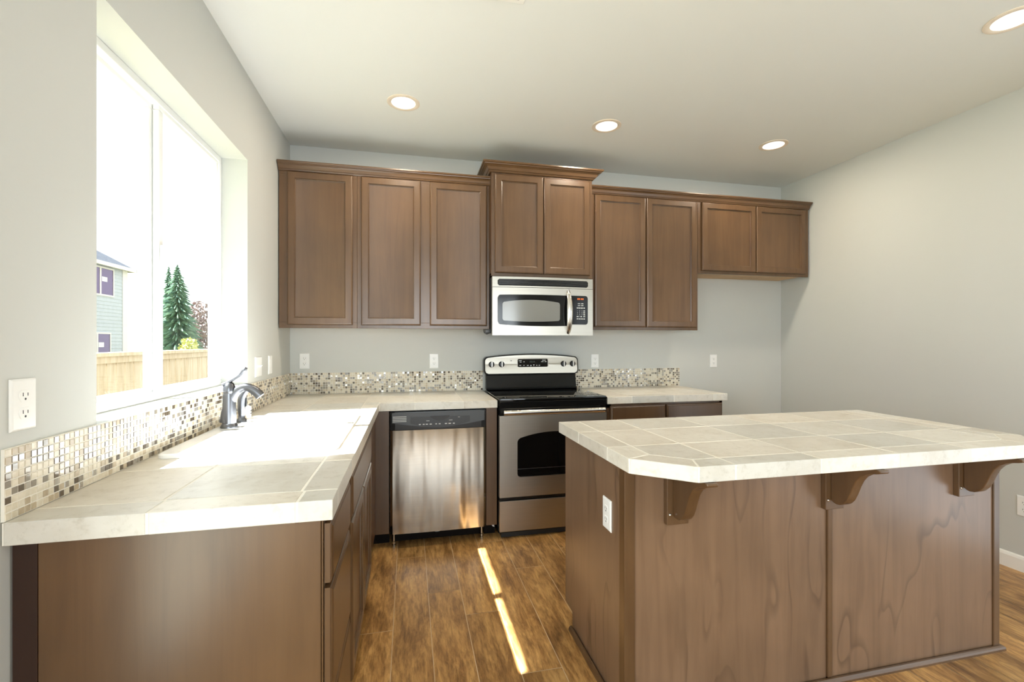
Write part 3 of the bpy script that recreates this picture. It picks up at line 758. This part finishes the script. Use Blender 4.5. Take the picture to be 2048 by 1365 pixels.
B().tube(pp, rs, 16).build('spray_head', 'nickel', sp)
B().tube([(SX + .018, SY, FZ + .07), (SX + .019, SY, FZ + .11)], [.004, .005], 8).build('trigger', 'blackplastic', sp)
AX, AY = -.762, 2.435
ag = thing('air_gap', 'small almond air gap cap on the sink beside the sprayer', 'air gap', (AX, AY, FZ))
B().lathe([(0, 0), (.023, 0), (.022, .004), (.020, .006), (.020, .050), (.017, .058), (.008, .061), (0, .061)], (AX, AY, FZ)).build('cap', 'airgap', ag)
b = B(); b.box(AX + .013, AX + .0212, AY - .008, AY + .008, FZ + .022, FZ + .027); b.box(AX + .013, AX + .0212, AY - .008, AY + .008, FZ + .034, FZ + .039)
b.build('vent_slot', 'slot', ag)

# ------------------------------------------------------------------ dishwasher
dw = thing('dishwasher', 'stainless dishwasher with black control panel under the corner of the worktop', 'dishwasher', (.19, 3.3, 0))
d0, d1, dy = -.114, .492, 2.964
B().box(d0 + .006, d1 - .006, 3.0, 3.58, .10, .858).build('tub', 'blackplastic', dw)
def curved_panel(u0, u1, z0, z1, y, dep, n=20, m=16, bz=.0, back=.03, edge=.012):
    vs = []; fs = []; b = B()
    for j in range(m + 1):
        for i in range(n + 1):
            a = i / n; c_ = j / m; u = u0 + (u1 - u0) * a; z_ = z0 + (z1 - z0) * c_
            ed = min(a, 1 - a) * (u1 - u0); r_ = edge - math.sqrt(max(0, edge ** 2 - max(0, edge - ed) ** 2)) if ed < edge else 0
            vs.append((u, y + r_ - dep * (1 - (2 * a - 1) ** 2) - bz * math.sin(math.pi * c_), z_))
    W_ = n + 1
    for j in range(m):
        for i in range(n): fs.append((j * W_ + i, j * W_ + i + 1, (j + 1) * W_ + i + 1, (j + 1) * W_ + i))
    k = len(vs); vs += [(u0, y + back, z0), (u1, y + back, z0), (u1, y + back, z1), (u0, y + back, z1)]
    top = m * W_
    fs.append(tuple([k + 1, k] + list(range(0, W_)))); fs.append(tuple([k + 3, k + 2] + list(range(top + n, top - 1, -1))))
    fs.append(tuple([k, k + 3] + [j * W_ for j in range(m, -1, -1)])); fs.append(tuple([k + 2, k + 1] + [j * W_ + n for j in range(m + 1)])); fs.append((k, k + 1, k + 2, k + 3))
    return b.add(vs, fs)
curved_panel(d0, d1, .090, .741, dy, .006, 40, 20, .007).build('door_panel', 'steel_door', dw)
cpn = curved_panel(d0, d1, .744, .857, dy - .004, .004, 20, 6, .003).build('control_panel', 'blackplastic', dw)
FYd = FACE_Y(dy - .0125)
pl = [(.01, .825), (.385, .825), (.385, .785)] + [(.385 - .375 * i / 16, .785 - .032 * math.sin(math.pi * i / 16)) for i in range(1, 16)] + [(.01, .785)]
# curved lighter overlay: wide smile-shaped band across the panel
sm = [(d0 + .012, .853), (d1 - .012, .853), (d1 - .012, .79)] + [(d1 - .012 - (d1 - d0 - .024) * i / 24, .79 - .032 * math.sin(math.pi * i / 24)) for i in range(1, 24)] + [(d0 + .012, .79)]
B(FYd).prism(sm, -.008, .001, 'y', 0).build('overlay', 'greyplastic', cpn)
B(FYd).prism(pl, .001, .0022, 'y', 0).build('touch_strip', 'blackplastic', cpn)
hp = [(.130, .829), (.256, .829)] + [(.256 - .126 * i / 14, .829 - .030 * math.sin(math.pi * i / 14) ** .7) for i in range(1, 14)]
B(FYd).prism(hp, .0022, .005, 'y', 0).build('handle_pocket', 'cavity', cpn)
b = B(FYd)
for i in range(4): b.box(d0 + .016, d0 + .100, .001, .0025, .797 + i * .010, .801 + i * .010)
b.build('vent_slot', 'legend', cpn)
def fbar(b, u, z_, wd, ht, o0=.0022, o1=.0027): b.box(u - wd / 2, u + wd / 2, o0, o1, z_ - ht / 2, z_ + ht / 2)
marks('key_mark', 'legend', cpn, fbar, [(u, .777, wd, .006) for u, wd in ((.068, .012), (.092, .012), (.112, .014), (.136, .014), (.170, .010), (.192, .012), (.232, .014), (.256, .016), (.282, .012))]
      + [(.118, .7985, .02, .003), (.262, .7985, .022, .003), (.315, .816, .012, .0025)], FYd)
B().box(d0 + .012, d1 - .012, 3.05, 3.07, .012, .098).build('toe_plate', 'kick', dw)
for u in (d0 + .022, d1 - .022):
    B().lathe([(0, 0), (.012, 0), (.012, .012), (.009, .014), (.009, .03), (.006, .032), (.006, .1), (0, .1)], (u, 3.005, 0), 12).build('leveling_leg', 'steel_handle', dw)
b = B(); b.tube(smooth_path([(.13, 3.02, .098), (.16, 3.015, .07), (.20, 3.02, .068), (.215, 3.02, .098)], [.0025] * 4)[0], .0025, 8)
b.tube(smooth_path([(.10, 3.02, .09), (.13, 3.016, .078), (.175, 3.02, .076)], [.003] * 3)[0], .003, 8)
b.build('wire', 'hose', dw)

# ------------------------------------------------------------------ range
rg = thing('range', 'stainless freestanding electric range with black glass cooktop', 'stove', (.957, 3.25, 0))
r0, r1, ry = .578, 1.338, 2.955
B().box(r0 + .002, r1 - .002, ry + .03, 3.58, .03, .905).build('body', 'blackgloss', rg)
b = B(); b.box(r0, r1, ry - .012, 3.53, .905, .925, 0, .004, 3)
ck = b.build('cooktop', 'blackglass', rg)
for (x, y, r_) in ((.75, 3.08, .10), (1.16, 3.08, .08), (.75, 3.36, .075), (1.16, 3.36, .095)):
    b = B()
    n = 40
    for ra, rb in ((r_, r_ - .003), (r_ * .6, r_ * .6 - .002)):
        vs = []; fs = []
        for k in range(n):
            q = 2 * math.pi * k / n
            vs += [(x + ra * math.cos(q), y + ra * math.sin(q), .9253), (x + rb * math.cos(q), y + rb * math.sin(q), .9253)]
        for k in range(n): fs.append((2 * k, 2 * ((k + 1) % n), 2 * ((k + 1) % n) + 1, 2 * k + 1))
        b.add(vs, fs)
    b.build('burner_ring', 'burner', ck, smooth=False)
b = B(); b.box(r0 + .001, r1 - .001, ry - .008, ry + .03, .862, .904, 0, .003); b.box(r0 + .006, r1 - .006, ry + .0, ry + .03, .852, .861)
b.build('front_trim', 'blackgloss', rg)
# oven door
b = B(FACE_Y(ry)); b.box(r0 + .003, r1 - .003, -.03, .004, .812, .850, 0, .003)
od = b.build('oven_door', 'blackgloss', rg)
wx0, wx1, wz0, wz1 = .702, 1.214, .402, .655
cxr = (wx0 + wx1) / 2
def arch(u): return wz1 + .042 * (1 - ((u - cxr) / (cxr - wx0)) ** 2)
us = [cxr - (wx1 - wx0) / 2 * math.cos(math.pi * i / 24) for i in range(25)]
b = B(FACE_Y(ry)); o_ = .005; bk = -.03
def quad_strip(lo, hi):
    vs = []; fs = []
    for (u, a0, a1) in zip(us, lo, hi): vs += [(u, o_, a0), (u, o_, a1), (u, bk, a1), (u, bk, a0)]
    for i in range(24):
        for k in range(4): fs.append((i * 4 + k, i * 4 + (k + 1) % 4, i * 4 + 4 + (k + 1) % 4, i * 4 + 4 + k))
    b.add(vs, fs)
b.box(r0 + .003, wx0, bk, o_, .272, .811, 0); b.box(wx1, r1 - .003, bk, o_, .272, .811, 0)
quad_strip([.272] * 25, [wz0 + rounded(u, wx0, wx1, .022) for u in us]); quad_strip([arch(u) - rounded(u, wx0, wx1, .022) for u in us], [.811] * 25)
b.build('door_skin', 'steel', od)
b = B(FACE_Y(ry)); b.box(wx0 - .002, wx1 + .002, -.012, -.004, wz0 - .002, .70); b.build('door_glass', 'blackglass', od)
b = B(FACE_Y(ry)); b.box(wx0 + .004, wx1 - .004, -.0038, -.003, .452, .4545); b.build('rack_wire', 'rack', od)
pp = [(r0 + .025 + (r1 - r0 - .055) * i / 20, ry - .040 - .010 * math.sin(math.pi * i / 20), .836) for i in range(21)]
hd = B(); hd.tube(pp, [(.0175, .013)] * 21, 14)
b = hd; b.box(r0 + .03, r0 + .06, ry - .036, ry, .826, .846, 0, .003); b.box(r1 - .06, r1 - .03, ry - .036, ry, .826, .846, 0, .003); b.build('handle', 'steel_handle', od)
b = B(); b.box(r0 + .003, r1 - .003, ry - .004, ry + .03, .045, .248, 0, .003); b.build('storage_drawer', 'steel', rg)
b = B(); b.box(r0 + .003, r1 - .003, ry + .005, ry + .03, .250, .270); b.build('drawer_gap', 'cavity', rg)
b = B(); b.box(r0 + .02, r1 - .02, ry + .02, 3.5, .003, .032); b.build('plinth', 'blackplastic', rg)
# back console
b = B(); b.prism([(3.53, .925), (3.60, .925), (3.60, 1.06), (3.555, 1.06), (3.548, 1.03)], r0 + .012, r1 - .004, 'x', 0, .003); b.box(r0 + .01, r1 - .005, 3.515, 3.532, .925, .94, 0, .002)
b.build('riser', 'blackgloss', rg)
c0, c1 = .572, 1.352; cc = (c0 + c1) / 2
def ctop(u, e_=0): return 1.178 + .026 * (1 - ((u - cc) / (cc - c0)) ** 2) - e_
def console(b, a0, a1, zb, e_, yf, yb, r_, tilt):
    pts = [(a0 + r_ * (1 - math.cos(q)) , zb + r_ * (1 - math.sin(q))) for q in (0, R(45), R(90))]
    pl_ = [(a0 + .0, zb + r_), (a0 + r_ * .3, zb + r_ * .3), (a0 + r_, zb), (a1 - r_, zb), (a1 - r_ * .3, zb + r_ * .3), (a1, zb + r_)]
    k = 44; tp = []
    for i in range(k + 1):
        u = (a0 + a1) / 2 + (a1 - a0) / 2 * math.cos(math.pi * i / k); z_ = ctop(u, e_) - rounded(u, a0, a1, r_)
        tp.append((u, z_))
    pl_ += tp
    n_ = len(pl_); f = lambda z_: yf + tilt * (z_ - 1.04)
    vs = [(u, f(z_), z_) for u, z_ in pl_] + [(u, yb, z_) for u, z_ in pl_]
    fs = [tuple(range(n_)), tuple(range(2 * n_ - 1, n_ - 1, -1))] + [(i, (i + 1) % n_, n_ + (i + 1) % n_, n_ + i) for i in range(n_)]
    b.add(vs, fs); return b
co = console(B(), c0, c1, 1.040, 0, 3.530, 3.603, .03, .12).build('console', 'blackgloss', rg)
console(B(), c0 + .010, c1 - .010, 1.049, .009, 3.524, 3.54, .025, .12).build('fascia', 'steel', co)
YC = lambda z_: 3.524 + .12 * (z_ - 1.04)
for u in (.632, .712, 1.224, 1.302):
    z_ = 1.122
    kb = B(); kb.lathe([(0, 0), (.0235, 0), (.023, -.006), (.019, -.010), (.017, -.018), (0, -.019)], (u, YC(z_), z_), 24, 0, 'y')
    k_ = kb.build('knob', 'blackplastic', rg)
    B().prism([(u - .004, z_ - .020), (u + .004, z_ - .020), (u + .005, z_ + .022), (u, z_ + .026), (u - .005, z_ + .022)], YC(z_) - .026, YC(z_) - .015, 'y', 0, .001).build('grip', 'steel_handle', k_)
b = B(FACE_Y(YC(1.125)))
def rrect(b, u0, u1, z0, z1, r_, o0, o1, mi=0):
    pl_ = []
    for cx_, cz_, a in ((u1 - r_, z1 - r_, 0), (u0 + r_, z1 - r_, 90), (u0 + r_, z0 + r_, 180), (u1 - r_, z0 + r_, 270)):
        for i in range(5):
            q = R(a + 22.5 * i); pl_.append((cx_ + r_ * math.cos(q), cz_ + r_ * math.sin(q)))
    b.prism(pl_, o0, o1, 'y', mi)
rrect(b, .838, 1.096, 1.096, 1.166, .012, -.004, .003); bz = b.build('display_bezel', 'steel_handle', rg)
b = B(FACE_Y(YC(1.125))); rrect(b, .842, 1.090, 1.099, 1.163, .010, .003, .0045); dsp = b.build('display_panel', 'blackglass', rg)
marks('key_mark', 'legend', dsp, fbar, [(u, z_, wd, .005, .0045, .005) for u, z_, wd in ((.862, 1.150, .024), (.866, 1.138, .016), (.893, 1.140, .010), (.862, 1.112, .016), (.893, 1.112, .010), (.925, 1.112, .014), (.998, 1.112, .012), (1.020, 1.112, .012), (1.045, 1.140, .020), (1.058, 1.152, .030), (1.072, 1.140, .016))], FACE_Y(YC(1.125)))
for u, s_ in ((.950, 1), (.974, -1)):
    b = B(FACE_Y(YC(1.125))); b.prism([(u - .007, 1.112 - .006 * s_), (u + .007, 1.112 - .006 * s_), (u, 1.112 + .006 * s_)], .0045, .005, 'y'); b.build('arrow_mark', 'legend', dsp)
M['dim_clock'] = plain('dim_clock', (.05, .07, .05), .4)
marks('clock_digit', 'dim_clock', dsp, fbar, [(.962 + dx, 1.140, .006, .012, .0045, .005) for dx in (-.018, -.006, .006, .018)], FACE_Y(YC(1.125)))
b = B(FACE_Y(YC(1.125)))
for z_ in (1.100, 1.150): b.lathe([(0, -.001), (.0035, -.001), (.0035, .0012), (0, .0012)], (.790, 0, z_), 10, 0, 'y')
b.build('indicator', 'slot', co)

# ------------------------------------------------------------------ island
il = thing('kitchen_island', 'brown wood kitchen island with panelled sides and three corbels', 'kitchen island', (1.57, 1.75, 0))
ix0, ix1, iy0, iy1 = .722, 2.432, 1.442, 2.056
B().box(ix0 + .012, ix1 - .012, iy0 + .012, iy1 - .02, .08, .863).build('carcass', 'wood', il)
b = B(); b.prism([(iy0 + .02, .0), (iy1 - .093, .0), (iy1 - .093, .078), (iy1, .078), (iy1, .864), (iy0 + .02, .864)], ix0, ix0 + .0115, 'x', 0, .001)
b.build('side_panel', 'wood_fig', il)
b = B(); b.prism([(iy0 + .02, .0), (iy1 - .093, .0), (iy1 - .093, .078), (iy1, .078), (iy1, .864), (iy0 + .02, .864)], ix1 - .0115, ix1, 'x', 0, .001)
b.build('side_panel', 'wood_fig', il)
B().box(.757, 1.553, iy0, iy0 + .0115, 0, .864).build('front_panel', 'wood_fig', il)
B().box(1.577, 2.404, iy0, iy0 + .0115, 0, .864).build('front_panel', 'wood_fig', il)
for x in ((ix0 - .006, .756), (2.405, ix1 + .006)):
    b = B(); b.box(x[0], x[1], iy0 - .006, iy0 + .036, .0, .864, 0, .0025); b.build('corner_post', 'wood', il)
B().box(1.554, 1.576, iy0 - .008, iy0 + .0115, .021, .864, 0, .003).build('batten', 'wood', il)
sh = [(0, 0), (.014, 0), (.014, .008), (.011, .015), (.006, .019), (0, .020)]
b = B(); b.sweep(sh, [(ix0 - .0062, iy1 - .10), (ix0 - .0062, iy0 - .0064), (ix1 + .0062, iy0 - .0064), (ix1 + .0062, iy1 - .10)]); b.build('shoe_molding', 'wood_h', il)
B().box(ix0 + .012, ix1 - .012, iy1 - .10, iy1 - .085, 0, .08).build('toe_kick', 'kick', il)
for i in range(3):
    a0 = ix0 + .02 + i * (ix1 - ix0 - .04) / 3; a1 = a0 + (ix1 - ix0 - .04) / 3
    door(FACE_PY(iy1 - .0195), a0 + .006, a1 - .006, .70, .848, il, 'drawer_front', SLAB); door(FACE_PY(iy1 - .0195), a0 + .006, a1 - .006, .10, .687, il)
CB = [(0, .864), (.185, .864), (.188, .858), (.184, .852), (.172, .848), (.155, .844), (.135, .836), (.115, .822), (.100, .802), (.088, .776), (.078, .748), (.066, .722), (.052, .705), (.036, .696), (.020, .694), (.008, .698), (0, .706)]
for x in (.867, 1.529, 2.188):
    b = B(); b.box(x, x + .084, iy0 - .022, iy0 - .0005, .667, .864, 0, .002)
    cbl = b.build('corbel', 'wood', il)
    b = B(); b.prism([(iy0 - .022 - p, z_) for p, z_ in CB], x + .022, x + .062, 'x', 0, .004, 3); b.build('bracket_scroll', 'wood', cbl)
    b = B(); b.lathe([(0, 0), (.005, 0), (.005, -.002), (.003, -.004), (0, -.0045)], (x + .011, iy0 - .022, .703), 12, 0, 'y'); b.build('screw', 'steel_handle', cbl)

# ------------------------------------------------------------------ outlets and switches (local: faces -Y, plate centre at origin)
def plate(b, w_=.070, h_=.115): b.loft(-w_ / 2, w_ / 2, -h_ / 2, h_ / 2, [(0, 0), (0, .002), (.002, .0045), (.005, .0058), (.008, .006)])
LOC = Matrix(((1, 0, 0, 0), (0, -1, 0, 0), (0, 0, 1, 0), (0, 0, 0, 1)))
def receptacle(parent, cx_=0):
    for s_ in (1, -1):
        b = B(LOC); pl_ = []
        for i in range(24):
            q = 2 * math.pi * i / 24; pl_.append((cx_ + .0165 * math.cos(q), s_ * .0195 + max(-.0125, min(.0125, .0165 * math.sin(q)))))
        b.prism(pl_, .005, .0072, 'y', 0, .0006); r_ = b.build('receptacle', 'plastic', parent, world=False)
        b = B(LOC); zc = s_ * .0195
        b.box(cx_ - .0075, cx_ - .0055, .0069, .0074, zc - .001, zc + .007); b.box(cx_ + .0055, cx_ + .0075, .0069, .0074, zc - .001, zc + .006)
        b.lathe([(0, .0069), (.0026, .0069), (.0026, .0074), (0, .0074)], (cx_, 0, zc - .0075), 10, 0, 'y'); b.build('slot', 'slot', r_, world=False)
G_O = 'white duplex outlets on the walls'
op = thing('outlet', 'white outlet on the back wall in the corner above the mosaic, nearest the window', 'outlet', (-.7465, BW - .0004, 1.158), 0, G_O)
b = B(LOC); plate(b); b.build('cover_plate', 'plastic', op, world=False); receptacle(op)
copy_thing(op, (.1915, BW - .0004, 1.150), 0, 'white outlet on the back wall above the mosaic, just left of the range', G_O)
copy_thing(op, (1.53, BW - .0004, 1.138), 0, 'white outlet on the back wall just right of the range above the mosaic', G_O)
copy_thing(op, (2.667, BW - .0004, 1.127), 0, 'white outlet on the bare back wall beyond the end of the right mosaic', G_O)
copy_thing(op, (LW + .0004, 1.2405, 1.160), R(90), 'large white outlet nearest the viewer on the window wall', G_O)
copy_thing(op, (RW - .0004, 1.88, .37), R(-90), 'white outlet low on the right wall above the baseboard', G_O)
copy_thing(op, (ix0 - .0004, 1.584, .660), R(-90), 'white outlet on the left side panel of the island', G_O)
sw = thing('light_switch', 'white double switch plate with toggle right of the window', 'switch', (LW + .0004, 2.885, 1.157), R(90), 'white switch plates beside the window')
b = B(LOC); plate(b, .116, .115); b.build('cover_plate', 'plastic', sw, world=False)
for cx_ in (-.023, .023):
    b = B(LOC); b.box(cx_ - .005, cx_ + .005, .005, .0066, -.012, .012); b.prism([(.005, -.006), (.017, .004), (.017, .009), (.005, .006)], cx_ - .004, cx_ + .004, 'x'); b.build('toggle', 'plastic', sw, world=False)
sw = thing('light_switch', 'white single switch plate between the double switch and the corner', 'switch', (LW + .0004, 3.115, 1.157), R(90), 'white switch plates beside the window')
b = B(LOC); plate(b); b.build('cover_plate', 'plastic', sw, world=False)
b = B(LOC); b.box(-.0165, .0165, .005, .0075, -.033, .033, 0, .001); b.build('rocker', 'plastic', sw, world=False)

# ------------------------------------------------------------------ ceiling fixtures
G_L = 'round recessed ceiling lights'
rl = thing('recessed_light', 'lit round recessed ceiling light nearest the window wall', 'light', (-.031, 2.826, CEIL), 0, G_L)
B().lathe([(.070, 0), (.096, 0), (.096, -.003), (.088, -.0055), (.072, -.004), (.070, -.002)], (0, 0, 0), 40).build('trim_ring', 'ring', rl, world=False)
B().lathe([(0, -.001), (.0715, -.001), (.0715, -.003), (0, -.0035)], (0, 0, 0), 40).build('lens', 'lens', rl, world=False)
copy_thing(rl, (1.283, 2.834, CEIL), 0, 'lit round recessed ceiling light in front of the microwave cabinet', G_L)
copy_thing(rl, (2.597, 2.842, CEIL), 0, 'lit round recessed ceiling light in front of the short right cabinet', G_L)
copy_thing(rl, (2.625, 1.50, CEIL), 0, 'lit round recessed ceiling light at the top right, nearest the viewer', G_L)
for x, y in ((-.031, 2.826), (1.283, 2.834), (2.597, 2.842), (2.61, 1.51)):
    lamp('can_lamp', 'AREA', 7.5 if y > 2 else 2, (1, .87, .70), (x, y, CEIL - .012), (0, 0, 0), shape='DISK', size=.13)
vt = thing('ceiling_vent', 'white rectangular air vent in the ceiling near the viewer', 'vent', (.32, 1.81, CEIL))
b = B(); b.box(.17, .475, 1.735, 1.885, CEIL - .006, CEIL - .0005, 0, .002); b.build('vent_plate', 'white_trim', vt)
b = B()
for i in range(8): b.box(.195, .45, 1.757 + i * .0145, 1.757 + i * .0145 + .005, CEIL - .0072, CEIL - .0058)
b.build('louver', 'hose', vt)
